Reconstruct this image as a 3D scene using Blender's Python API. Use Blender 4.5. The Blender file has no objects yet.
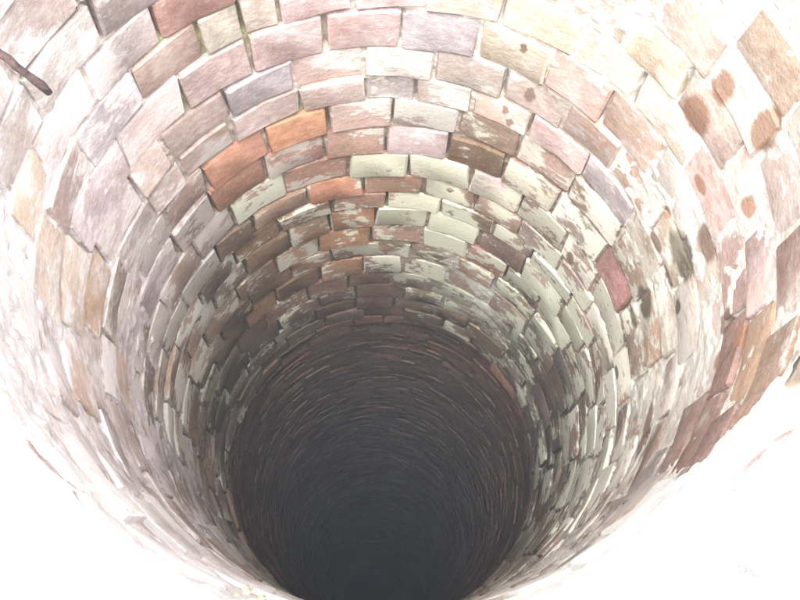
import bpy, math, random
import numpy as np
from mathutils import Matrix, Vector

random.seed(7)
rng = np.random.RandomState(7)
scene = bpy.context.scene

# ------------------------------------------------------------------ camera
R = 0.42                                   # inner radius of the shaft, metres
F_PX, TILT, ROLL = 764.9, 0.41078, -0.08581
CX, CY, CH = -0.0239, 1.0478, 1.5586       # shaft axis / rim seen from the camera, in radii
cam_data = bpy.data.cameras.new("camera")
cam = bpy.data.objects.new("camera", cam_data)
scene.collection.objects.link(cam)
scene.camera = cam
cam_data.sensor_fit = 'HORIZONTAL'
cam_data.sensor_width = 36.0
cam_data.lens = F_PX / 800.0 * 36.0
cam_data.clip_start = 0.01
cam_data.clip_end = 2000.0
ct, st, cr, sr = math.cos(TILT), math.sin(TILT), math.cos(ROLL), math.sin(ROLL)
right = Vector((cr, -sr * ct, -sr * st))
up = Vector((sr, cr * ct, cr * st))
fwd = Vector((0, st, -ct))
m = Matrix((right, up, -fwd)).transposed().to_4x4()
m.translation = Vector((-CX * R, -CY * R, CH * R))
cam.matrix_world = m

# ------------------------------------------------------------------ world, sun, exposure
SUN_EL, SUN_AZ = math.radians(74), math.radians(195)     # soft bright overcast; azimuth of where the light comes from
world = bpy.data.worlds.new("World")
scene.world = world
world.use_nodes = True
wn, wl = world.node_tree.nodes, world.node_tree.links
wn.clear()
sky = wn.new('ShaderNodeTexSky')
sky.sky_type = 'NISHITA'
sky.sun_disc = False
sky.sun_elevation = SUN_EL
sky.sun_rotation = SUN_AZ
sky.air_density = 1.0
sky.dust_density = 5.0
bg = wn.new('ShaderNodeBackground')
bg.inputs['Strength'].default_value = 0.15
hsv = wn.new('ShaderNodeHueSaturation')
hsv.inputs['Saturation'].default_value = 0.12
wo = wn.new('ShaderNodeOutputWorld')
wl.new(sky.outputs[0], hsv.inputs['Color'])
wl.new(hsv.outputs[0], bg.inputs[0])
wl.new(bg.outputs[0], wo.inputs[0])
sun_data = bpy.data.lights.new("sun", 'SUN')
sun_data.energy = .9
sun_data.angle = math.radians(50)
sun_data.color = (1.0, 0.985, 0.955)
sun = bpy.data.objects.new("sun", sun_data)
scene.collection.objects.link(sun)
sd = Vector((math.sin(SUN_AZ) * math.cos(SUN_EL), math.cos(SUN_AZ) * math.cos(SUN_EL), math.sin(SUN_EL)))
sun.rotation_euler = sd.to_track_quat('Z', 'Y').to_euler()
scene.view_settings.view_transform = 'Standard'
scene.view_settings.look = 'None'
scene.view_settings.gamma = 1.0
scene.view_settings.exposure = 2.4
scene.render.engine = 'CYCLES'
scene.cycles.max_bounces = 10
scene.cycles.diffuse_bounces = 9

# ------------------------------------------------------------------ shaft geometry helpers
def wall_at(px, py):
    """angle and depth (in radii, measured down from the camera) of the wall where the lens sees it"""
    u, v = px - 400.0, py - 300.0
    x = u * cr - v * sr
    y = u * sr + v * cr
    X, Y, Z = x, F_PX * st - y * ct, F_PX * ct + y * st
    a, b = X / Z, Y / Z
    A, B, Cc = a * a + b * b, -2 * (a * CX + b * CY), CX * CX + CY * CY - 1
    d = (-B + math.sqrt(max(B * B - 4 * A * Cc, 0))) / 2 / A
    return math.atan2(b * d - CY, a * d - CX), d

def project(p):
    q = p - m.translation
    zc = q.dot(fwd)
    if zc < 0.05:
        return None
    return 400 + F_PX * q.dot(right) / zc, 300 - F_PX * q.dot(up) / zc, zc

# course joints measured from the top down (depth in radii)
joints = [wall_at(400, y)[1] for y in (8, 47, 77, 101, 127, 153, 176, 194, 208, 226, 242, 256, 271, 285, 298)]
PITCH = 0.177
ROW_MIN = -5
edges = {}
for i, d in enumerate(joints):
    edges[i] = d
for i in range(-1, ROW_MIN - 1, -1):
    edges[i] = edges[i + 1] - 0.165
LAST = 260
for i in range(len(joints), LAST + 2):
    edges[i] = edges[i - 1] + PITCH * (1 + 0.10 * math.sin(i * 2.3)) * (1 if i < 17 else .56)
def zof(d):
    return (CH - d) * R

# ------------------------------------------------------------------ colour of the wall, by place on the wall
# (photo x, y) -> brick tint, lime bloom colour, cover, mortar colour, mortar recess in mm
PTS = [
 (60, 15,   (.40,.36,.35), (.62,.60,.58), .45, (.45,.40,.33), 9),
 (10, 10,   (.50,.32,.26), (.66,.62,.62), .45, (.50,.46,.42), 6),
 (20, 90,   (.48,.36,.28), (.62,.60,.63), .50, (.55,.50,.48), 5),
 (200, 20,  (.44,.24,.19), (.60,.52,.48), .20, (.32,.36,.12), 7),
 (225, 45,  (.46,.40,.30), (.60,.55,.48), .25, (.40,.40,.24), 8),
 (120, 110, (.42,.32,.31), (.66,.60,.60), .45, (.72,.68,.62), 3),
 (90, 200,  (.42,.31,.31), (.66,.60,.61), .55, (.70,.66,.64), 2),
 (40, 230,  (.55,.40,.26), (.74,.70,.68), .50, (.68,.66,.68), 2),
 (10, 250,  (.72,.62,.52), (.82,.80,.76), .70, (.75,.73,.72), 1),
 (50, 330,  (.40,.27,.22), (.66,.63,.64), .50, (.64,.61,.63), -1),
 (95, 300,  (.48,.36,.26), (.62,.58,.58), .50, (.54,.50,.52), 0),
 (60, 420,  (.48,.36,.32), (.70,.66,.66), .55, (.68,.65,.66), -2),
 (150, 300, (.36,.29,.29), (.58,.54,.56), .70, (.54,.50,.52), -2),
 (130, 440, (.42,.34,.31), (.56,.52,.55), .60, (.50,.47,.49), -1),
 (190, 500, (.30,.23,.22), (.46,.44,.48), .70, (.42,.39,.42), -2),
 (200, 420, (.26,.18,.14), (.50,.48,.49), .70, (.24,.20,.18), 5),
 (185, 360, (.26,.19,.14), (.52,.50,.50), .70, (.24,.20,.18), 5),
 (250, 90,  (.46,.34,.33), (.62,.56,.55), .35, (.60,.56,.50), 4),
 (290, 60,  (.55,.36,.33), (.66,.58,.56), .30, (.66,.60,.50), 3),
 (370, 25,  (.56,.37,.34), (.70,.62,.60), .30, (.60,.56,.46), 4),
 (440, 30,  (.44,.37,.38), (.68,.63,.62), .40, (.72,.67,.62), 2),
 (400, 60,  (.50,.43,.40), (.68,.64,.60), .50, (.72,.68,.62), 1),
 (470, 65,  (.50,.38,.30), (.70,.66,.60), .45, (.78,.74,.68), -1),
 (20, 520, (.6,.56,.54), (.8,.78,.76), .8, (.8,.78,.77), -3),
 (420, 110, (.46,.30,.24), (.62,.60,.55), .60, (.46,.38,.32), 4),
 (540, 30,  (.62,.50,.34), (.76,.70,.60), .35, (.78,.75,.66), 0),
 (510, 60,  (.58,.48,.34), (.72,.66,.58), .35, (.80,.77,.70), -1),
 (580, 70,  (.60,.50,.44), (.76,.74,.76), .55, (.84,.82,.78), -2),
 (640, 70,  (.66,.52,.34), (.78,.74,.64), .40, (.84,.82,.76), -2),
 (700, 40,  (.56,.38,.28), (.80,.76,.72), .45, (.84,.83,.80), -2),
 (760, 30,  (.60,.46,.34), (.82,.79,.72), .55, (.84,.83,.80), -2),
 (610, 150, (.58,.36,.26), (.74,.72,.72), .60, (.80,.78,.75), -2),
 (520, 110, (.46,.36,.36), (.66,.60,.58), .45, (.52,.46,.40), 2),
 (560, 140, (.56,.34,.30), (.70,.62,.58), .40, (.54,.48,.42), 2),
 (700, 190, (.58,.40,.32), (.80,.78,.72), .55, (.84,.84,.80), -2),
 (760, 230, (.64,.46,.40), (.82,.79,.75), .60, (.84,.84,.80), -2),
 (745, 300, (.60,.42,.38), (.80,.76,.72), .55, (.82,.82,.78), -2),
 (670, 250, (.52,.42,.30), (.76,.76,.68), .75, (.76,.77,.72), -1),
 (660, 330, (.52,.38,.28), (.74,.76,.68), .75, (.74,.76,.70), -1),
 (700, 360, (.56,.38,.34), (.76,.72,.68), .60, (.80,.80,.76), -2),
 (645, 390, (.44,.33,.28), (.68,.66,.60), .70, (.66,.66,.60), 0),
 (712, 410, (.40,.22,.16), (.72,.68,.60), .25, (.80,.78,.72), -1),
 (690, 435, (.42,.24,.18), (.70,.68,.60), .35, (.80,.78,.72), -1),
 (760, 365, (.44,.27,.14), (.80,.80,.74), .30, (.78,.78,.72), -1),
 (795, 240, (.42,.22,.14), (.80,.80,.74), .35, (.78,.78,.72), -1),
 (790, 100, (.52,.36,.24), (.82,.82,.76), .55, (.84,.84,.80), -2),
 (650, 470, (.38,.28,.24), (.68,.68,.64), .70, (.66,.66,.62), 0),
 (620, 520, (.38,.32,.30), (.72,.73,.70), .80, (.70,.71,.68), 0),
 (560, 190, (.30,.20,.14), (.62,.60,.53), .55, (.22,.16,.12), 5),
 (590, 250, (.34,.22,.18), (.66,.66,.60), .70, (.30,.24,.20), 4),
 (500, 160, (.28,.19,.13), (.60,.58,.50), .55, (.24,.18,.13), 5),
 (610, 330, (.38,.22,.18), (.68,.69,.62), .75, (.44,.40,.34), 1),
 (480, 185, (.34,.20,.15), (.56,.55,.47), .65, (.20,.14,.11), 4),
 (400, 165, (.34,.18,.12), (.54,.55,.46), .78, (.20,.15,.11), 5),
 (400, 205, (.32,.17,.11), (.54,.54,.46), .75, (.20,.14,.10), 5),
 (470, 225, (.28,.17,.12), (.58,.59,.50), .75, (.22,.16,.12), 4),
 (340, 175, (.38,.19,.13), (.54,.50,.47), .50, (.24,.18,.13), 5),
 (300, 175, (.44,.22,.14), (.54,.48,.47), .45, (.30,.24,.18), 5),
 (240, 170, (.48,.26,.17), (.56,.50,.52), .40, (.46,.40,.34), 4),
 (200, 230, (.34,.24,.22), (.54,.49,.51), .60, (.40,.35,.30), 4),
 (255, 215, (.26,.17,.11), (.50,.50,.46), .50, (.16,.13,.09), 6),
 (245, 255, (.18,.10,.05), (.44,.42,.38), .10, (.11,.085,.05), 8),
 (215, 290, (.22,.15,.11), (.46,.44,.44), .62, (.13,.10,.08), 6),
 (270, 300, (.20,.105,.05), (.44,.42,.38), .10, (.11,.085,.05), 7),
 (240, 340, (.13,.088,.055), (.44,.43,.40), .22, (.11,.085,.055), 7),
 (110, 490, (.52,.44,.42), (.70,.68,.68), .8, (.70,.68,.67), -2),  # paler along the left rim, its burnt-out fade set as tint
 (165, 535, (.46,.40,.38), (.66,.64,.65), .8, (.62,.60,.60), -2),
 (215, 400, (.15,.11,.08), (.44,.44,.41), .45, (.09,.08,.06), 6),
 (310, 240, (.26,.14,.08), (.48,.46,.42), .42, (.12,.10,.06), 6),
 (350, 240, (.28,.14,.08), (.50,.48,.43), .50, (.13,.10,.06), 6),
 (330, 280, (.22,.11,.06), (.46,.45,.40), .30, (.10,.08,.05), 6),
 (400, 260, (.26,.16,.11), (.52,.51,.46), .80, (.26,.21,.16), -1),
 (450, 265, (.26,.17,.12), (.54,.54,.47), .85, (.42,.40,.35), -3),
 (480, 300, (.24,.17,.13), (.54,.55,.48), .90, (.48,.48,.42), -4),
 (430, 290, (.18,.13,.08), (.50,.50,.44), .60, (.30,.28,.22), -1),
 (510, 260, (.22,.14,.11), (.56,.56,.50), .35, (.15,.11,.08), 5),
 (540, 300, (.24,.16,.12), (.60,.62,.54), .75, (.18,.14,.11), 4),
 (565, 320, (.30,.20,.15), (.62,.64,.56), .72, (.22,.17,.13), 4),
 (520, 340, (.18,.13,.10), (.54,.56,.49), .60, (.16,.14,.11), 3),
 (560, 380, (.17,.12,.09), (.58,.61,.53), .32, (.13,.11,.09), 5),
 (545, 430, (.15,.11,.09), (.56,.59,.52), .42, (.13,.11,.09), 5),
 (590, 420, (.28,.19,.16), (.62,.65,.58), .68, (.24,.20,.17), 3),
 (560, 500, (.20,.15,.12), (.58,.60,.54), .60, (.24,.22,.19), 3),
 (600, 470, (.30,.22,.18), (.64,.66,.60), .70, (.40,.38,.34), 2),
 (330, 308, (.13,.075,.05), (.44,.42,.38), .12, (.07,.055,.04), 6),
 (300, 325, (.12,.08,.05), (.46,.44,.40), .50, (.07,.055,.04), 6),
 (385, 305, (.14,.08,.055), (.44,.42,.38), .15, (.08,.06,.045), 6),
 (738, 440, (.70,.62,.50), (.84,.84,.80), .92, (.84,.84,.80), -3),  # beside the right rim, burnt-out fade to white set as lime
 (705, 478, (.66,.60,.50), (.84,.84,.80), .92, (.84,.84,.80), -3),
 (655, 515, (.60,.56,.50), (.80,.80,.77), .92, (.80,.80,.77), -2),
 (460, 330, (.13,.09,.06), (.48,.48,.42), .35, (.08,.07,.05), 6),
]
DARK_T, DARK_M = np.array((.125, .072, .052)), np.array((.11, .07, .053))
DEEP_T, DEEP_M = np.array((.12, .08, .07)), np.array((.11, .08, .07))     # slightly paler and greyer lower down, light for the deep shaft put into colour
pf = []
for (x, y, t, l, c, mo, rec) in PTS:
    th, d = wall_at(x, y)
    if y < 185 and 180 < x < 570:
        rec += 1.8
    if x < 200:  # left wall colours raised to make up for weaker light there
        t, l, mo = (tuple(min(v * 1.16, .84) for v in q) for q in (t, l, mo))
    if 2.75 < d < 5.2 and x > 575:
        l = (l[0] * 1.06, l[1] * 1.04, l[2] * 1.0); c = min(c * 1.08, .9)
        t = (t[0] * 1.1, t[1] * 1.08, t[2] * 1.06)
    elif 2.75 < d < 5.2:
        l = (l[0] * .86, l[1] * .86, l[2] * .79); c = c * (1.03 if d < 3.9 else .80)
    elif x > 510 and c < .9:  # upper right colours lowered to hold down the stronger light there
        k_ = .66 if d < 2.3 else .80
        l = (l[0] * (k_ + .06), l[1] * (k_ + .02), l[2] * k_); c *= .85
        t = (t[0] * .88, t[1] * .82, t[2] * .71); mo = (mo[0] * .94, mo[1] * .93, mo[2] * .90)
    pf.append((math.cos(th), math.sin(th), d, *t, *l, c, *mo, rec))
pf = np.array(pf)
DEPTH_W = 0.62
def fields(th, d):
    """th, d arrays -> tint(n,3), lime(n,3), cover(n), mortar(n,3), recess(n)"""
    th = np.atleast_1d(np.asarray(th, float)); d = np.atleast_1d(np.asarray(d, float))
    out = np.zeros((len(th), 11))
    for i in range(0, len(th), 20000):
        c, s, dd = np.cos(th[i:i+20000]), np.sin(th[i:i+20000]), d[i:i+20000]
        dist = (c[:, None] - pf[None, :, 0])**2 + (s[:, None] - pf[None, :, 1])**2 + ((dd[:, None] - pf[None, :, 2]) * DEPTH_W)**2
        w = 1.0 / (dist + 0.0012)**2
        out[i:i+20000] = (w @ pf[:, 3:]) / w.sum(1)[:, None]
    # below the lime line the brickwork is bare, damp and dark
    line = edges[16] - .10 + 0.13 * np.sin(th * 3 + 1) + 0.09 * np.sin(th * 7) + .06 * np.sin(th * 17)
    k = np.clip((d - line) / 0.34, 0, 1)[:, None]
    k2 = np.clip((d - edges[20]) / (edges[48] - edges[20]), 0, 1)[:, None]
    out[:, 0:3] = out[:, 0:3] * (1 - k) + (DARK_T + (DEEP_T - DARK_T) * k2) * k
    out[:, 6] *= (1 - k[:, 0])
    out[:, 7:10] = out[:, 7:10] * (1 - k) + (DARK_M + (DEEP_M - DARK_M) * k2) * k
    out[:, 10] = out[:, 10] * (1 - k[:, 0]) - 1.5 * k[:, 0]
    return out[:, 0:3], out[:, 3:6], out[:, 6], out[:, 7:10], out[:, 10]

def rim_off(th, z):
    """the mouth of the well is not a true circle on the near side"""
    ad = (np.degrees(th) + 270) % 360 - 270           # near side falls at about -98
    ad = np.where(ad > 90, ad - 360, ad)
    w = .022 * np.exp(-((ad + 98) / 30)**2) - .013 * np.exp(-((ad + 44) / 15)**2)
    return w * np.clip(1 + z / .40, 0, 1)

def row_radius(row):
    return 0.014 if row >= 17 else 0.0      # the lining steps back a little below the lime line

# ------------------------------------------------------------------ materials
def nd(nt, t, **kw):
    n = nt.nodes.new(t)
    for k, v in kw.items():
        setattr(n, k, v)
    return n

# brown damp spots on the wall: photo position, half-size in px across / along the course direction (radii later)
SPOTS = [(697,115,.060,.075,0),(724,88,.055,.055,0),(768,128,.07,.06,0),(749,206,.032,.042,0),(706,243,.036,.07,1),(683,255,.048,.10,2),(645,302,.042,.07,2),
 (702,184,.020,.05,0),(657,240,.020,.06,1),(668,276,.018,.05,2),(743,334,.034,.05,0),(719,360,.03,.04,0),(726,322,.03,.04,1),(525,47,.020,.018,1),
 (529,97,.030,.026,1),(505,110,.018,.014,1),(510,121,.018,.018,1),(680,306,.016,.028,2),(634,318,.018,.05,2),(625,340,.020,.032,1),
 (617,372,.018,.035,2),(645,430,.028,.12,1),(472,198,.04,.04,1),(443,260,.045,.06,2),(690,480,.02,.04,1),(570,258,.03,.03,1),
 (668,212,.02,.03,0),(392,338,.055,.10,3),(84,42,.035,.04,4)]

def make_wall_material(name, is_mortar, spots=False):
    mat = bpy.data.materials.new(name)
    mat.use_nodes = True
    nt = mat.node_tree
    nt.nodes.clear()
    L = nt.links.new
    out = nd(nt, 'ShaderNodeOutputMaterial')
    bs = nd(nt, 'ShaderNodeBsdfPrincipled')
    L(bs.outputs[0], out.inputs[0])
    tint = nd(nt, 'ShaderNodeAttribute', attribute_name='tint')
    lime = nd(nt, 'ShaderNodeAttribute', attribute_name='lime')
    geo = nd(nt, 'ShaderNodeNewGeometry')
    # position with the vertical axis stretched so blotches run along the courses
    mp = nd(nt, 'ShaderNodeVectorMath', operation='MULTIPLY')
    mp.inputs[1].default_value = (1, 1, 1.7)
    L(geo.outputs['Position'], mp.inputs[0])
    def noise(scale, detail=6, rough=.6, src=None, dist=0.0):
        n = nd(nt, 'ShaderNodeTexNoise')
        n.inputs['Scale'].default_value = scale
        n.inputs['Detail'].default_value = detail
        n.inputs['Roughness'].default_value = rough
        n.inputs['Distortion'].default_value = dist
        L((src or mp).outputs[0], n.inputs['Vector'])
        return n
    def mrange(v, a, b, c, d, smooth=False):
        n = nd(nt, 'ShaderNodeMapRange')
        if smooth:
            n.interpolation_type = 'SMOOTHSTEP'
        if isinstance(v, (int, float)): n.inputs[0].default_value = v
        else: L(v, n.inputs[0])
        for i, q in zip((1, 2, 3, 4), (a, b, c, d)):
            if isinstance(q, (int, float)): n.inputs[i].default_value = q
            else: L(q, n.inputs[i])
        return n.outputs[0]
    def math_(op, a, b=None):
        n = nd(nt, 'ShaderNodeMath', operation=op)
        for i, q in enumerate((a, b)):
            if q is None: continue
            if isinstance(q, (int, float)): n.inputs[i].default_value = q
            else: L(q, n.inputs[i])
        return n.outputs[0]
    def mix(f, a, b, mode='MIX'):
        n = nd(nt, 'ShaderNodeMix', data_type='RGBA', blend_type=mode)
        if isinstance(f, (int, float)): n.inputs[0].default_value = f
        else: L(f, n.inputs[0])
        for i, q in ((6, a), (7, b)):
            if isinstance(q, tuple): n.inputs[i].default_value = (*q, 1)
            else: L(q, n.inputs[i])
        return n.outputs[2]
    class _P: outputs = [geo.outputs['Position']]
    n_big, n_mid, n_fine, n_grain = noise(11, 7, .65, dist=.25), noise(46, 6, .65, dist=.2), noise(170, 4, .65, src=_P), noise(600, 2, .5, src=_P)
    # clay body: mottled
    c = mix(mrange(n_mid.outputs[0], .35, .65, 0, 1), tint.outputs['Color'], mix(1.0, tint.outputs['Color'], (.66, .58, .54), 'MULTIPLY'))
    c = mix(math_('MULTIPLY', mrange(n_fine.outputs[0], .52, .70, 0, 1), .45), c, mix(.5, c, lime.outputs['Color']))
    # lime bloom in ragged patches; its coverage is stored per vertex in the alpha of 'lime'
    cov = lime.outputs['Alpha']
    comb = math_('ADD', math_('MULTIPLY', n_big.outputs[0], .55), math_('MULTIPLY', n_mid.outputs[0], .45))
    th = mrange(cov, 0, 1, .67, .34)
    pz0 = nd(nt, 'ShaderNodeSeparateXYZ')
    L(geo.outputs['Position'], pz0.inputs[0])
    soft = mrange(pz0.outputs[2], -.62, -.30, .014, .085)
    patch = mrange(comb, math_('SUBTRACT', th, soft), math_('ADD', th, soft), 0, 1, True)
    veil = mrange(comb, math_('SUBTRACT', th, .09), th, 0, .35)
    patch = math_('MAXIMUM', patch, math_('MULTIPLY', veil, cov))
    limec = mix(mrange(n_fine.outputs[0], .35, .7, 0, .5), lime.outputs['Color'], mix(1.0, lime.outputs['Color'], (.80, .76, .72), 'MULTIPLY'))
    c = mix(math_('MULTIPLY', patch, .93), c, limec)
    # drips and specks of lime
    speck = mrange(n_grain.outputs[0], .66, .72, 0, .5)
    c = mix(math_('MULTIPLY', speck, cov), c, (.78, .76, .72))
    # green algae where the field is damp
    ng = noise(5.5, 5, .6, dist=.6)
    pz = nd(nt, 'ShaderNodeSeparateXYZ')
    L(geo.outputs['Position'], pz.inputs[0])
    damp = math_('MULTIPLY', mrange(pz.outputs[2], -.30, -.75, .10, .5), mrange(pz.outputs[2], -1.0, -1.7, 1, .4))
    alg = math_('MULTIPLY', mrange(ng.outputs[0], .5, .66, 0, 1), damp)
    c = mix(math_('MULTIPLY', alg, math_('SUBTRACT', 1.0, math_('MULTIPLY', patch, .75))), c, (.105, .10, .045))
    # round damp spots
    wob = nd(nt, 'ShaderNodeVectorMath', operation='MULTIPLY_ADD')
    n_w = noise(30, 3, .6)
    L(n_w.outputs['Color'], wob.inputs[0])
    wob.inputs[1].default_value = (.019, .019, .019)
    L(geo.outputs['Position'], wob.inputs[2])
    acc = {0: None, 1: None, 2: None, 3: None, 4: None}
    for (x, y, ra, rz, kind) in (SPOTS if spots else []):
        if kind in (1, 2): ra, rz = ra * 1.3, rz * 1.15
        t, d = wall_at(x, y)
        P = Vector((R * math.cos(t) + .0095, R * math.sin(t) + .0095, zof(d) + .0095))
        sb = nd(nt, 'ShaderNodeVectorMath', operation='SUBTRACT')
        L(wob.outputs[0], sb.inputs[0]); sb.inputs[1].default_value = P
        ml = nd(nt, 'ShaderNodeVectorMath', operation='MULTIPLY')
        L(sb.outputs[0], ml.inputs[0]); ml.inputs[1].default_value = (1 / (rz * R * .9), 1 / (rz * R * .9), 1 / (ra * R * 1.15))
        ln = nd(nt, 'ShaderNodeVectorMath', operation='LENGTH')
        L(ml.outputs[0], ln.inputs[0])
        v = mrange(ln.outputs['Value'], .72, 1.12, .85, 0, True)
        acc[kind] = v if acc[kind] is None else math_('MAXIMUM', acc[kind], v)
    for kind, col in ((0, (.27, .145, .09)), (1, (.16, .10, .07)), (2, (.095, .08, .05)), (3, (.50, .46, .44)), (4, (.86, .86, .83))):
        if acc[kind]: c = mix(acc[kind], c, col)
    L(c, bs.inputs['Base Color'])
    bs.inputs['Roughness'].default_value = .95
    bs.inputs['Specular IOR Level'].default_value = .12
    # relief
    h = math_('ADD', math_('MULTIPLY', n_fine.outputs[0], .55), math_('MULTIPLY', n_grain.outputs[0], .22))
    h = math_('ADD', h, math_('MULTIPLY', n_mid.outputs[0], 0.40 if not is_mortar else 1.2))
    h = math_('ADD', h, math_('MULTIPLY', patch, .12))
    bp = nd(nt, 'ShaderNodeBump')
    bp.inputs['Strength'].default_value = .75
    bp.inputs['Distance'].default_value = .0035
    L(h, bp.inputs['Height'])
    L(bp.outputs[0], bs.inputs['Normal'])
    return mat

M_BRICK = make_wall_material('weathered_brick', False)
M_BRICK_SPOT = make_wall_material('weathered_brick_with_damp_spots', False, True)
M_MORTAR = make_wall_material('lime_mortar', True, True)
M_MORTAR_DEEP = make_wall_material('damp_mortar', True)
SPOT_P = [Vector((R * math.cos(t), R * math.sin(t), zof(d))) for t, d in (wall_at(q[0], q[1]) for q in SPOTS)]

def simple_mat(name, col, col2, scale, rough=.9, bump=.004, metallic=0):
    mat = bpy.data.materials.new(name)
    mat.use_nodes = True
    nt = mat.node_tree
    bs = nt.nodes['Principled BSDF']
    tc = nd(nt, 'ShaderNodeTexCoord')
    n = nd(nt, 'ShaderNodeTexNoise')
    n.inputs['Scale'].default_value = scale
    n.inputs['Detail'].default_value = 8
    n.inputs['Roughness'].default_value = .65
    nt.links.new(tc.outputs['Object'], n.inputs['Vector'])
    rp = nd(nt, 'ShaderNodeValToRGB')
    rp.color_ramp.elements[0].position = .35
    rp.color_ramp.elements[1].position = .62
    rp.color_ramp.elements[0].color = (*col, 1)
    rp.color_ramp.elements[1].color = (*col2, 1)
    nt.links.new(n.outputs[0], rp.inputs[0])
    nt.links.new(rp.outputs[0], bs.inputs['Base Color'])
    bs.inputs['Roughness'].default_value = rough
    bs.inputs['Metallic'].default_value = metallic
    bp = nd(nt, 'ShaderNodeBump')
    bp.inputs['Distance'].default_value = bump
    nt.links.new(n.outputs[0], bp.inputs['Height'])
    nt.links.new(bp.outputs[0], bs.inputs['Normal'])
    return mat

M_CEMENT = simple_mat('whitewashed_cement', (.72, .71, .69), (.82, .82, .80), 14)
M_GROUND = simple_mat('pale_limestone_dust', (.66, .65, .61), (.78, .77, .74), 3, bump=.01)
M_RUST = simple_mat('rusty_iron', (.035, .02, .02), (.10, .06, .055), 60, rough=.8, bump=.004)
M_CRUMB = simple_mat('pale_mortar_crumb', (.15, .13, .09), (.28, .24, .17), 90)
M_STRAW = simple_mat('dry_straw', (.50, .38, .18), (.66, .55, .32), 60)

def water_mat():
    mat = bpy.data.materials.new('still_well_water')
    mat.use_nodes = True
    nt = mat.node_tree
    bs = nt.nodes['Principled BSDF']
    bs.inputs['Base Color'].default_value = (.012, .018, .03, 1)
    bs.inputs['Roughness'].default_value = .65
    bs.inputs['IOR'].default_value = 1.33
    tc = nd(nt, 'ShaderNodeTexCoord')
    n = nd(nt, 'ShaderNodeTexNoise')
    n.inputs['Scale'].default_value = 6
    nt.links.new(tc.outputs['Object'], n.inputs['Vector'])
    bp = nd(nt, 'ShaderNodeBump')
    bp.inputs['Distance'].default_value = .004
    nt.links.new(n.outputs[0], bp.inputs['Height'])
    nt.links.new(bp.outputs[0], bs.inputs['Normal'])
    return mat

# ------------------------------------------------------------------ mesh helpers
def new_obj(name, verts, faces, mat, parent=None, smooth=True, attrs=None, crisp=False):
    me = bpy.data.meshes.new(name)
    me.from_pydata(verts, [], faces)
    me.update()
    if smooth:
        me.polygons.foreach_set('use_smooth', [True] * len(me.polygons))
    if crisp:
        me.set_sharp_from_angle(angle=math.radians(28))
    if attrs:
        for an, arr in attrs.items():
            a = me.color_attributes.new(an, 'FLOAT_COLOR', 'POINT')
            a.data.foreach_set('color', np.asarray(arr, dtype=np.float32).ravel())
    me.materials.append(mat)
    o = bpy.data.objects.new(name, me)
    scene.collection.objects.link(o)
    o.parent = parent
    return o

US = (-1, -.94, 0.0, .94, 1)
WS = (-1, -.89, .89, 1)
def brick_geo(th0, th1, z0, z1, proud, jit=1.0, rbase=R, depth=.05, cheap=False):
    """a brick of the lining: bulged face with worn arrises, sides running back into the wall.
       th0<th1, z0<z1, proud>0 stands into the shaft"""
    us, ws = (US, WS) if not cheap else ((-1, -.92, .92, 1), (-1, -.84, .84, 1))
    V, Fc = [], []
    tc_, zc = (th0 + th1) / 2, (z0 + z1) / 2
    hu, hw = (th1 - th0) / 2, (z1 - z0) / 2
    tu, tw = rng.uniform(-.0022, .0022) * jit, rng.uniform(-.002, .003) * jit
    skew, rise = rng.uniform(-.05, .05) * jit, rng.uniform(-.0035, .0035) * jit
    nu, nw = len(us), len(ws)
    for j, w in enumerate(ws):
        for i, u in enumerate(us):
            eu, ew = abs(u) == 1, abs(w) == 1
            du, dw = 1.0, 1.0
            if eu and ew:
                k = rng.uniform(.92, .99); du, dw = k, rng.uniform(.86, .98)
            off = 0.0
            if eu or ew: off = .0024 + (.0022 if (eu and ew) else 0)
            uu = u * du + skew * w
            edge_n = rng.uniform(-.0022, .0022) * jit
            t = tc_ + uu * hu + (edge_n / R if eu else 0)
            z = zc + w * dw * hw + rise * u + (edge_n if ew else 0)
            r = rbase - proud + off + tu * u + tw * w + rng.uniform(-.0014, .0014) * jit
            V.append((r * math.cos(t), r * math.sin(t), z))
    for j in range(nw - 1):
        for i in range(nu - 1):
            a = j * nu + i
            Fc.append((a, a + nu, a + nu + 1, a + 1))
    ring = [i for i in range(nu)] + [j * nu + nu - 1 for j in range(1, nw)] + \
           [(nw - 1) * nu + i for i in range(nu - 2, -1, -1)] + [j * nu for j in range(nw - 2, 0, -1)]
    base = len(V)
    for k in ring:
        x, y, z = V[k]
        rr = math.hypot(x, y)
        s = (rbase + depth) / rr
        V.append((x * s, y * s, z))
    n = len(ring)
    for k in range(n):
        Fc.append((ring[k], ring[(k + 1) % n], base + (k + 1) % n, base + k))
    return V, Fc

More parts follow.
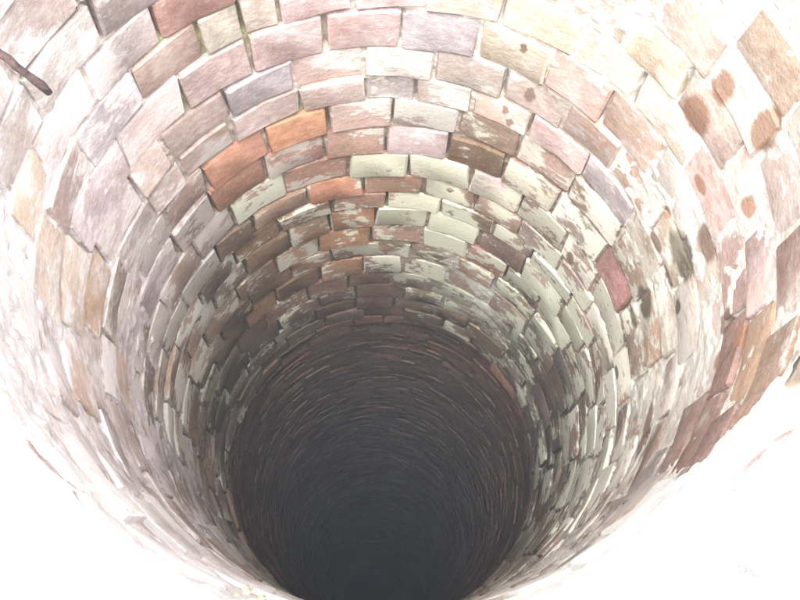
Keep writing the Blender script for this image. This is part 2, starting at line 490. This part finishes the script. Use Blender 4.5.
# ------------------------------------------------------------------ where the upright joints fall, course by course (photo positions)
UP = {
 -3: [(655,18),(715,70),(765,150),(797,225)],
 -2: [(238,5),(330,-14),(560,8),(622,45),(680,92),(735,157),(758,225)],
 -1: [(87,160),(141,92),(202,42),(243,25),(279,15),(353,5),(427,3),(504,12),(577,45),(636,92),(688,160),(727,228)],
 0: [(60,215),(122,145),(185,97),(251,57),(326,36),(401,22),(480,35),(548,66),(606,107),(655,162),(697,227)],
 1: [(90,235),(128,172),(165,147),(229,108),(294,78),(365,62),(435,57),(505,76),(564,117),(616,160),(655,225)],
 2: [(145,195),(180,160),(231,127),(300,100),(366,88),(416,88),(474,92),(532,118),(584,168),(629,222)],
 3: [(165,215),(207,178),(265,140),(328,115),(393,113),(458,119),(520,142),(573,180),(619,235)],
 4: [(211,197),(264,167),(325,146),(386,140),(448,142),(506,160),(556,200),(605,245)],
 5: [(190,235),(230,210),(285,184),(349,163),(408,163),(472,172),(523,197),(566,235)],
 6: [(212,240),(251,218),(307,192),(364,182),(424,184),(476,196),(520,226)],
 7: [(235,255),(279,227),(332,205),(387,200),(441,205),(495,222)],
 8: [(245,262),(289,237),(330,218),(375,217),(427,219),(479,236),(522,268)],
 9: [(275,260),(319,243),(370,234),(422,234),(468,246),(505,272)],
 10: [(290,265),(332,253),(380,249),(411,249),(457,259),(495,280)],
}
NB = 23
STEP = 2 * math.pi / NB
def row_angles(row):
    if row in UP:
        a = sorted(wall_at(x, y)[0] % (2 * math.pi) for (x, y) in UP[row])
        # find the widest gap, unwrap so that the list is continuous, then fill gaps with header-width bricks
        res = []
        n = len(a)
        for i in range(n):
            s = a[i]
            e = a[(i + 1) % n] + (2 * math.pi if i == n - 1 else 0)
            k = max(1, int(round((e - s) / STEP)))
            res.append(s)
            for q in range(1, k):
                res.append(s + (e - s) * (q + rng.uniform(-.12, .12) * (k > 1)) / k)
        return res
    ph = (row % 2) * .5 + rng.uniform(-.15, .15)
    return [(i + ph + rng.uniform(-.12, .12)) * STEP for i in range(NB)]

# raised lip on the far side: the courses above row 0 exist only there
TOPROW = {}
Z_RIM = 0.0
def row_in_range(row, th):
    z = zof(edges[row + 1])
    if z < Z_RIM - .02:
        return True
    t = math.degrees((th + math.pi) % (2 * math.pi) - math.pi)
    lim = {0: 200}
    # far side of the shaft stands a few courses higher than the near rim
    return -37 - 2 * row < t < 196 + 4 * row or t < -176 - 4 * row + 12

# ------------------------------------------------------------------ the well
well = bpy.data.objects.new('brick_well', None)
scene.collection.objects.link(well)
well.location = (0, 0, 0)
well['label'] = 'old round brick-lined well seen from above, lime-stained bricks falling away into darkness'
well['category'] = 'well'

# bricks whose look is singled out: (row, photo x, photo y) -> tint, cover, proud mm, label
SPECIAL = [
 (None, 795, 265, (.36,.19,.14), .1, 2, None), (None, 788, 300, (.38,.21,.15), .2, 2, None),
 (None, 765, 368, (.36,.20,.10), .08, 4, 'tan-brown brick near the right rim'),
 (None, 715, 398, (.31,.15,.10), .06, 3, 'rust brown brick leaning along the right rim'), (None, 722, 425, (.31,.15,.11), .1, 3, None),
 (None, 700, 450, (.33,.17,.12), .15, 3, None), (None, 668, 468, (.34,.19,.14), .25, 3, None),
 (None, 727, 295, (.44,.26,.21), .15, 1, None),(None, 770, 230, (.50,.33,.29), .2, 1, None),
 (None, 618, 312, (.40,.19,.17), .15, 1, None), (None, 612, 268, (.42,.20,.18), .15, 1, 'dull red brick framed by lime in the right-hand wall'),
 (3, 297, 132, (.55,.26,.12), .08, 11, 'bright orange brick with a mossy top edge'),
 (-2, 200, 20, (.46,.20,.14), .10, 3, 'rust red brick near the top of the well'),
 (-1, 225, 40, (.45,.39,.29), .20, 2, None),
 (-1, 260, 20, (.50,.38,.29), .15, 1, None),
 (-1, 315, 8, (.58,.36,.34), .2, 2, None),
 (0, 288, 45, (.56,.35,.33), .2, 3, None),
 (0, 365, 25, (.58,.36,.34), .2, 3, None),
 (0, 218, 75, (.50,.34,.32), .2, 4, None),
 (-1, 465, 5, (.56,.36,.24), .5, 4, None),
 (0, 440, 32, (.40,.34,.36), .25, 2, None),
 (0, 515, 48, (.60,.48,.32), .25, 2, None),
 (-1, 540, 25, (.66,.52,.32), .25, 3, None),
 (0, 580, 85, (.60,.31,.24), .22, 3, 'salmon pink brick among white mortar'),
 (-2, 650, 65, (.68,.53,.32), .25, 2, None),
 (-2, 708, 125, (.60,.44,.34), .15, 2, None),
 (-3, 690, 45, (.55,.34,.25), .35, 2, None),
 (-3, 740, 110, (.74,.66,.54), .6, 3, None),
 (0, 678, 195, (.62,.52,.42), .6, 1, None),
 (-1, 710, 195, (.58,.36,.31), .15, 1, None),
 (-2, 748, 190, (.66,.50,.42), .25, 1, None),
 (2, 555, 145, (.56,.36,.33), .3, 2, None),
 (2, 605, 195, (.42,.34,.36), .3, 2, 'purple-grey brick beside the white mortar'),
 (4, 485, 150, (.24,.14,.08), .2, -1, None),
 (3, 597, 208, (.22,.15,.09), .45, 2, None),
 (5, 262, 195, (.28,.17,.12), .6, 2, None),
 (4, 238, 178, (.42,.20,.12), .35, 4, None),
 (3, 238, 158, (.48,.22,.13), .12, 4, None),
 (4, 295, 155, (.40,.20,.15), .45, 3, None),
 (6, 335, 188, (.44,.18,.09), .25, 4, None),
 (8, 350, 220, (.34,.14,.07), .45, 3, None),
 (9, 340, 235, (.34,.14,.06), .25, 4, None),
 (7, 305, 212, (.22,.13,.08), .35, 3, None),
 (4, 418, 140, (.44,.33,.33), .4, 1, None),
 (9, 500, 262, (.36,.15,.13), .35, 1, None),
 (5, 495, 180, (.46,.34,.34), .4, 1, None),
]
spec = {}
for (row, x, y, t, c, pr, lab) in SPECIAL:
    if row is None:
        row = max(r_ for r_ in edges if edges[r_] <= wall_at(x, y)[1])
    spec.setdefault(row, []).append((wall_at(x, y)[0] % (2 * math.pi), t, c, pr, lab))

cands, stuff, cracks = [], [], []
for row in range(ROW_MIN, LAST + 1):
    angs = row_angles(row)
    d0, d1 = edges[row], edges[row + 1]
    n = len(angs)
    for i in range(n):
        a = angs[i]
        b = angs[(i + 1) % n]
        while b <= a: b += 2 * math.pi
        if b - a > 1.5 * STEP * 1.4: pass
        mid = (a + b) / 2
        if not row_in_range(row, mid):
            continue
        gap = rng.uniform(.0045, .008)
        gz = rng.uniform(.003, .006) if row < 17 else rng.uniform(.001, .003)
        ga = gap / R / 2
        if row < 13 and rng.rand() < .34:
            cracks.append((a % (2 * math.pi), zof(d1) + .004, zof(d0) - .004, rng.uniform(.3, 1)))
        # a slow wander of the courses
        wz = .004 * math.sin(mid * 2 + row * .7) if row > 3 else .002 * math.sin(mid * 3 + row)
        z1, z0 = zof(d0) - gz / 2 + wz, zof(d1) + gz / 2 + wz
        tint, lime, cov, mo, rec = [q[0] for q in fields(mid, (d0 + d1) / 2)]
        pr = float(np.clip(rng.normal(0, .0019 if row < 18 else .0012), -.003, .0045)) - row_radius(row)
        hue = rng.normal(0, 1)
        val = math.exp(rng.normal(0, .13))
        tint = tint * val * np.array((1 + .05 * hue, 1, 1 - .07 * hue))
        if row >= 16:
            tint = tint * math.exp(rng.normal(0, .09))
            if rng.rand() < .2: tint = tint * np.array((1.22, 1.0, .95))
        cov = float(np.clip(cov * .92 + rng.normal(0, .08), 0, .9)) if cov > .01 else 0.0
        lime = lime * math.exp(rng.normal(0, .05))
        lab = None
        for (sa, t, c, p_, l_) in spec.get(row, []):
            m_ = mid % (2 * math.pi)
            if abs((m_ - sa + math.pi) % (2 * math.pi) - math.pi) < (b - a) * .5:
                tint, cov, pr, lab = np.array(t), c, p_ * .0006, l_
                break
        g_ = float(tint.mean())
        ds = .38 if row < 3 else (.22 if row < 16 else .10)  # greys and lifts the upper tints, veiling glare put into the colour
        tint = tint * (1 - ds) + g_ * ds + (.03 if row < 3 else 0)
        P = Vector((R * math.cos(mid), R * math.sin(mid), (z0 + z1) / 2))
        q = project(P)
        size = 0
        if q:
            # projected area, zero when out of frame or hidden by the near rim
            nrm = Vector((-math.cos(mid), -math.sin(mid), 0))
            view = (m.translation - P)
            facing = nrm.dot(view.normalized())
            if facing > 0 and -25 < q[0] < 825 and -25 < q[1] < 625:
                ok = True
                if P.z < -.02:          # does the sight line pass inside the near rim?
                    k = (m.translation.z - 0) / (m.translation.z - P.z)
                    X = m.translation + (P - m.translation) * k
                    ok = math.hypot(X.x, X.y) < R * 1.02
                if ok:
                    size = facing * (z1 - z0) * (b - a) * R * (F_PX / q[2])**2
        if z1 > -.075 and not (-26 < math.degrees((mid + math.pi) % (2 * math.pi) - math.pi) < 188): pr = -.007
        pr -= float(rim_off(mid, (z0 + z1) / 2))
        cands.append([size, row, a + ga, b - ga, z0, z1, pr, tint, lime, cov, lab])

cands.sort(key=lambda c: -c[0])
singles = [c for c in cands[:300] if c[0] > 0]
rest = cands[len(singles):]
print('visible bricks', sum(1 for c in cands if c[0] > 0), 'of', len(cands), 'smallest single px', singles[-1][0])

def attr_rows(n, tint, lime, cov, nu=5, nw=4):
    t = np.tile((*tint, 1.0), (n, 1))
    l = np.tile((*lime, cov), (n, 1))
    k = nu * nw
    if cov > 0:                       # bloom is thinner and patchy towards the worn edges
        g = np.full((nw, nu), cov) + rng.normal(0, .15, (nw, nu)) + rng.normal(0, .10, (1, nu)) + rng.normal(0, .08, (nw, 1))
        g[-1, :] -= .10; g[0, :] -= .06; g[:, 0] -= .05; g[:, -1] -= .05
        l[:k, 3] = np.clip(g.ravel(), 0, .95)
        l[k:, 3] = cov * .5
    t[:k, :3] *= np.exp(rng.normal(0, .10, (k, 1)))
    return {'tint': np.clip(t, 0, .85), 'lime': l}
for (size, row, a, b, z0, z1, pr, tint, lime, cov, lab) in singles:
    V, Fc = brick_geo(a, b, z0, z1, pr)
    mid = (a + b) / 2
    org = Vector((R * math.cos(mid), R * math.sin(mid), (z0 + z1) / 2))
    V = [(x - org.x, y - org.y, z - org.z) for x, y, z in V]
    near = min((p - org).length for p in SPOT_P) < .10
    o = new_obj('brick', V, Fc, M_BRICK_SPOT if near else M_BRICK, well, True, attr_rows(len(V), tint, lime, cov, 5, 4), crisp=True)
    o.location = org
    if lab: o['label'] = lab
AV, AF, AT, AL = [], [], [], []
for (size, row, a, b, z0, z1, pr, tint, lime, cov, lab) in rest:
    V, Fc = brick_geo(a, b, z0, z1, pr, cheap=row > 30)
    o0 = len(AV)
    AV += V
    AF += [tuple(i + o0 for i in f) for f in Fc]
    ar = attr_rows(len(V), tint, lime, cov, *((4, 4) if row > 30 else (5, 4)))
    AT += ar['tint'].tolist()
    AL += ar['lime'].tolist()
o = new_obj('brickwork', AV, AF, M_BRICK, well, True, {'tint': AT, 'lime': AL}, crisp=True)
o['kind'] = 'stuff'

# mortar bed behind and between the bricks: one irregular skin
def vnoise(x, y, seed):
    """smooth value noise, periodic in x with integer period handled by caller (x given on circle)"""
    xi, yi = np.floor(x).astype(int), np.floor(y).astype(int)
    fx, fy = x - xi, y - yi
    fx, fy = fx * fx * (3 - 2 * fx), fy * fy * (3 - 2 * fy)
    def h(a, b):
        v = np.sin(a * 127.1 + b * 311.7 + seed * 74.7) * 43758.5453
        return v - np.floor(v)
    return (h(xi, yi) * (1 - fx) + h(xi + 1, yi) * fx) * (1 - fy) + (h(xi, yi + 1) * (1 - fx) + h(xi + 1, yi + 1) * fx) * fy
def mortar_skin(name, z_top, z_bot, dz, nth, th_lo, th_hi, closed, mat=M_MORTAR):
    nz = int((z_top - z_bot) / dz) + 1
    zs = np.linspace(z_top, z_bot, nz)
    ths = np.linspace(th_lo, th_hi, nth + (0 if closed else 1), endpoint=not closed)
    T, Z = np.meshgrid(ths, zs)
    t, z = T.ravel(), Z.ravel()
    d = CH - z / R
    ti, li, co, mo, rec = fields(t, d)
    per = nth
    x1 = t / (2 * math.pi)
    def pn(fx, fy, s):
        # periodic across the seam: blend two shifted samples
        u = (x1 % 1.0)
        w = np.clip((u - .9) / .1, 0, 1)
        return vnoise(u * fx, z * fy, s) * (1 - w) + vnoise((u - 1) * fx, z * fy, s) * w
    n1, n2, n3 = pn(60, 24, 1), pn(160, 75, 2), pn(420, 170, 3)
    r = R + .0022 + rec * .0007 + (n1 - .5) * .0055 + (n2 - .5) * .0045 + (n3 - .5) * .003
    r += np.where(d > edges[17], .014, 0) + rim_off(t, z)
    if z_top > -.9:
        dark = np.zeros(len(t))
        tm = t % (2 * math.pi)
        for (ca, cz0, cz1, ck) in cracks:
            da = np.abs((tm - ca + math.pi) % (2 * math.pi) - math.pi) * R
            wd = np.clip(1.4 - da / .0034, 0, 1) * np.clip((z - cz0) / .006, 0, 1) * np.clip((cz1 - z) / .006, 0, 1) * ck
            dark = np.maximum(dark, wd)
        r += dark * .016
        mo = mo * (1 - .45 * dark[:, None])
        for (gx, gy) in ((238, 14), (240, 28), (172, 42), (165, 45), (262, 37), (285, 29), (305, 24), (207, 62), (190, 42), (300, 113), (285, 116), (270, 120), (318, 111)):
            ga_, gd_ = wall_at(gx, gy)
            dd_ = np.sqrt((np.abs((tm - ga_ + math.pi) % (2 * math.pi) - math.pi) * R / .022)**2 + ((z - zof(gd_)) / .016)**2)
            gk = np.clip(1.3 - dd_, 0, 1)[:, None] * .9
            mo = mo * (1 - gk) + np.array((.27, .30, .15)) * gk
    V = np.stack([r * np.cos(t), r * np.sin(t), z], 1)
    m_ = len(ths)
    I, J = np.meshgrid(np.arange(nz - 1), np.arange(m_ if closed else m_ - 1), indexing='ij')
    I, J = I.ravel(), J.ravel()
    J2 = (J + 1) % m_
    F = np.stack([I * m_ + J, I * m_ + J2, (I + 1) * m_ + J2, (I + 1) * m_ + J], 1)
    me = bpy.data.meshes.new(name)
    me.vertices.add(len(V)); me.vertices.foreach_set('co', V.ravel())
    me.loops.add(F.size); me.loops.foreach_set('vertex_index', F.ravel())
    me.polygons.add(len(F)); me.polygons.foreach_set('loop_start', np.arange(0, F.size, 4))
    me.update(calc_edges=True)
    me.polygons.foreach_set('use_smooth', [True] * len(F))
    var = np.exp((n1 - .5) * .3)[:, None]
    one = np.ones((len(V), 1))
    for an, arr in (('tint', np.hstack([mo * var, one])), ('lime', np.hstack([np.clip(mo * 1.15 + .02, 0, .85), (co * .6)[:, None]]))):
        a = me.color_attributes.new(an, 'FLOAT_COLOR', 'POINT')
        a.data.foreach_set('color', arr.astype(np.float32).ravel())
    me.materials.append(mat)
    o = bpy.data.objects.new(name, me)
    scene.collection.objects.link(o)
    o.parent = well
    return o
Z_A = 0.012
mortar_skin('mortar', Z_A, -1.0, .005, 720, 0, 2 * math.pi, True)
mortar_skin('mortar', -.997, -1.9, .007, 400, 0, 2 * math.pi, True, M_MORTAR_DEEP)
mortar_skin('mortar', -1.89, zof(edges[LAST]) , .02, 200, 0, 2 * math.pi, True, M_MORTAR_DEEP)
Z_TOP = zof(edges[ROW_MIN])
LO, HI = math.radians(-26), math.radians(188)
mortar_skin('mortar', Z_TOP - .004, Z_A - .004, .005, 430, LO, HI, False)

# raised lip: solid backing behind the upper courses on the far side
def arc_block(name, r0, r1, z0, z1, a0, a1, n, mat, parent, jit=.002):
    V, Fc = [], []
    for i in range(n + 1):
        a = a0 + (a1 - a0) * i / n
        for (r, z) in ((r0, z0), (r1, z0), (r1, z1), (r0, z1)):
            rr = r + rng.uniform(-jit, jit)
            V.append((rr * math.cos(a), rr * math.sin(a), z + rng.uniform(-jit, jit)))
    for i in range(n):
        for k in range(4):
            Fc.append((i * 4 + k, i * 4 + (k + 1) % 4, (i + 1) * 4 + (k + 1) % 4, (i + 1) * 4 + k))
    Fc.append((0, 3, 2, 1)); Fc.append((n * 4, n * 4 + 1, n * 4 + 2, n * 4 + 3))
    return new_obj(name, V, Fc, mat, parent, False)
arc_block('parapet_backing', R + .030, R + .23, -.03, Z_TOP - .006, LO - .02, HI + .02, 70, M_CEMENT, well)

# near rim: pale cement coping in segments, with small joints, its inner edge hand-worked
def coping(a0, a1):
    V, Fc = [], []
    n = max(6, int((a1 - a0) / .035))
    prof = [(R + .022, -.062), (R + .003, -.050), (R - .001, -.012), (R + .008, .003), (R + .05, .008), (R + .30, .012), (R + .315, -.002), (R + .315, -.07)]
    for i in range(n + 1):
        a = a0 + (a1 - a0) * i / n
        ad = math.degrees(a) - 360
        w = .0015 * math.sin(a * 17) + .0008 * math.sin(a * 41) + float(rim_off(a, 0.0))
        for k, (r, z) in enumerate(prof):
            rr = r + (w if k < 5 else 0) + rng.uniform(-.0008, .0008)
            V.append((rr * math.cos(a), rr * math.sin(a), z + rng.uniform(-.0008, .0008)))
    p = len(prof)
    for i in range(n):
        for k in range(p - 1):
            Fc.append((i * p + k, i * p + k + 1, (i + 1) * p + k + 1, (i + 1) * p + k))
    Fc.append(tuple(range(p - 1, -1, -1)))
    Fc.append(tuple(n * p + k for k in range(p)))
    return new_obj('coping_slab', V, Fc, M_CEMENT, well, True)
cuts = [math.radians(q) for q in (190, 214, 243, 276, 305, 332)]
for a, b in zip(cuts[:-1], cuts[1:]):
    coping(a + .001, b - .001)

# water far down
wz = zof(edges[LAST]) + .3
n = 96
V = [(0, 0, wz)] + [((R + .03) * math.cos(2 * math.pi * i / n), (R + .03) * math.sin(2 * math.pi * i / n), wz) for i in range(n)]
Fc = [(0, 1 + i, 1 + (i + 1) % n) for i in range(n)]
o = new_obj('water', V, Fc, water_mat(), None, False)
o['kind'] = 'structure'

# ground round the well, with a hole for the shaft
V, Fc = [], []
radii = [R + .10, R + .34, 1.2, 2, 4, 9, 25, 80, 300, 900]
n = 96
for k, r in enumerate(radii):
    for i in range(n):
        a = 2 * math.pi * i / n
        z = -.058 + (0 if k < 2 else .012 * math.sin(3 * a + k) * min(k, 4))
        V.append((r * math.cos(a), r * math.sin(a), z))
for k in range(len(radii) - 1):
    for i in range(n):
        j = (i + 1) % n
        Fc.append((k * n + i, (k + 1) * n + i, (k + 1) * n + j, k * n + j))
o = new_obj('ground', V, Fc, M_GROUND, None, True)
o['kind'] = 'structure'

# ------------------------------------------------------------------ rusty rod poking out at the upper left
def world_from(px, py, d):
    u, v = px - 400.0, py - 300.0
    x = u * cr - v * sr; y = u * sr + v * cr
    X, Y, Z = x, F_PX * st - y * ct, F_PX * ct + y * st
    return Vector((X / Z * d * R - CX * R, Y / Z * d * R - CY * R, (CH - d) * R))
def rod(name, pts, rads, mat, sides=9):
    V, Fc = [], []
    for i, p in enumerate(pts):
        t = (pts[min(i + 1, len(pts) - 1)] - pts[max(i - 1, 0)]).normalized()
        a = t.cross(Vector((0, 0, 1))).normalized(); b = t.cross(a)
        for k in range(sides):
            an = 2 * math.pi * k / sides
            rr = rads[i] * (1 + rng.uniform(-.14, .14))
            q = p + (a * math.cos(an) + b * math.sin(an)) * rr
            V.append(tuple(q - pts[0]))
    for i in range(len(pts) - 1):
        for k in range(sides):
            Fc.append((i * sides + k, i * sides + (k + 1) % sides, (i + 1) * sides + (k + 1) % sides, (i + 1) * sides + k))
    Fc.append(tuple(range(sides - 1, -1, -1)))
    Fc.append(tuple((len(pts) - 1) * sides + k for k in range(sides)))
    o = new_obj(name, V, Fc, mat, None, True)
    o.location = pts[0]
    return o
A, B = world_from(-60, 5, 1.18), world_from(50, 93, 1.42)
pts = [A.lerp(B, k / 12) + Vector((rng.uniform(-1, 1), rng.uniform(-1, 1), rng.uniform(-1, 1))) * .0008 for k in range(13)]
rads = [.0040] * 11 + [.0050, .0034]
o = rod('iron_rod', pts, rads, M_RUST)
o['label'] = 'short rusty iron rod jutting over the bricks at the upper left of the well'
o['category'] = 'rod'

# crumbs and straw lying on the near rim
def crumb(px, py, s, label):
    P = world_from(px, py, CH - .03)
    bm_v, bm_f = [], []
    import bmesh
    bm = bmesh.new()
    bmesh.ops.create_icosphere(bm, subdivisions=2, radius=s)
    for v in bm.verts:
        v.co = Vector((v.co.x * 1.3, v.co.y, v.co.z * .7)) * (1 + rng.uniform(-.25, .25))
    me = bpy.data.meshes.new('mortar_crumb'); bm.to_mesh(me); bm.free()
    me.materials.append(M_CRUMB)
    o = bpy.data.objects.new('mortar_crumb', me); scene.collection.objects.link(o)
    o.location = P
    o['label'] = label; o['category'] = 'crumb'; o['group'] = 'mortar crumbs on the near rim'
    return o
crumb(247, 590, .0034, 'pale crumb standing on the near rim, largest of the crumbs at bottom left')
crumb(262, 597, .0024, 'small buff crumb just right of the largest crumb on the near rim')
crumb(237, 594, .0019, 'tiny crumb just left of the largest crumb on the near rim')

print('objects', len(bpy.data.objects))

# worn brick edges showing through the cement of the near rim, and grit on it
M_EDGE = simple_mat('worn_brick_edge', (.16, .11, .10), (.34, .27, .25), 40)
def rim_edge(p0, p1, w, bend):
    V, Fc = [], []
    n = 8
    A_, B_ = world_from(*p0, CH - .026), world_from(*p1, CH - .026)
    side = (B_ - A_).cross(Vector((0, 0, 1))).normalized()
    for i in range(n + 1):
        k = i / n
        c_ = A_.lerp(B_, k) + side * bend * 4 * k * (1 - k)
        ww = w * (.35 + .65 * math.sin(math.pi * (.08 + .84 * k))) * rng.uniform(.75, 1.2)
        for sgn, dz in ((-1, -.006), (-.7, .0015), (.7, .0015), (1, -.006)):
            V.append(tuple(c_ + side * ww * sgn + Vector((0, 0, dz + rng.uniform(-.0005, .0005)))))
    for i in range(n):
        for k in range(3):
            Fc.append((i * 4 + k, i * 4 + k + 1, (i + 1) * 4 + k + 1, (i + 1) * 4 + k))
    return new_obj('brick_edge', V, Fc, M_EDGE, well, True)
rim_edge((26, 440), (84, 494), .0030, .006)
rim_edge((733, 489), (806, 425), .0040, -.004)
M_GRIT = simple_mat('grey_grit', (.12, .12, .14), (.28, .28, .32), 90)
for (x, y, s_, lab) in ((747, 572, .0040, 'grey grit on the white rim at the lower right, largest bit of three'), (755, 577, .0028, 'grey grit on the white rim at the lower right, rightmost bit of three'), (741, 568, .0024, 'grey grit on the white rim at the lower right, leftmost bit of three')):
    g = crumb(x, y, s_, lab); g.name = 'grit'; g['category'] = 'grit'; g['group'] = 'grit on the lower right rim'
    g.data.materials[0] = M_GRIT

# added veil: closed box of thin haze lifting the blacks like lens glare
x_, zb, zt = 920.0, zof(edges[LAST]) - 1.0, CH * R + .14
V = [(sx * x_, sy * x_, z) for z in (zb, zt) for sx, sy in ((-1, -1), (1, -1), (1, 1), (-1, 1))]
Fc = [(0, 3, 2, 1), (4, 5, 6, 7), (0, 1, 5, 4), (1, 2, 6, 5), (2, 3, 7, 6), (3, 0, 4, 7)]
hm = bpy.data.materials.new('glare_veil')
hm.use_nodes = True
hm.node_tree.nodes.clear()
ho = nd(hm.node_tree, 'ShaderNodeOutputMaterial')
hv = nd(hm.node_tree, 'ShaderNodeVolumePrincipled')
hv.inputs['Color'].default_value = (.82, .90, 1.0, 1)
hv.inputs['Density'].default_value = .018
hm.node_tree.links.new(hv.outputs[0], ho.inputs['Volume'])
o = new_obj('haze', V, Fc, hm, None, False)
o['kind'] = 'stuff'
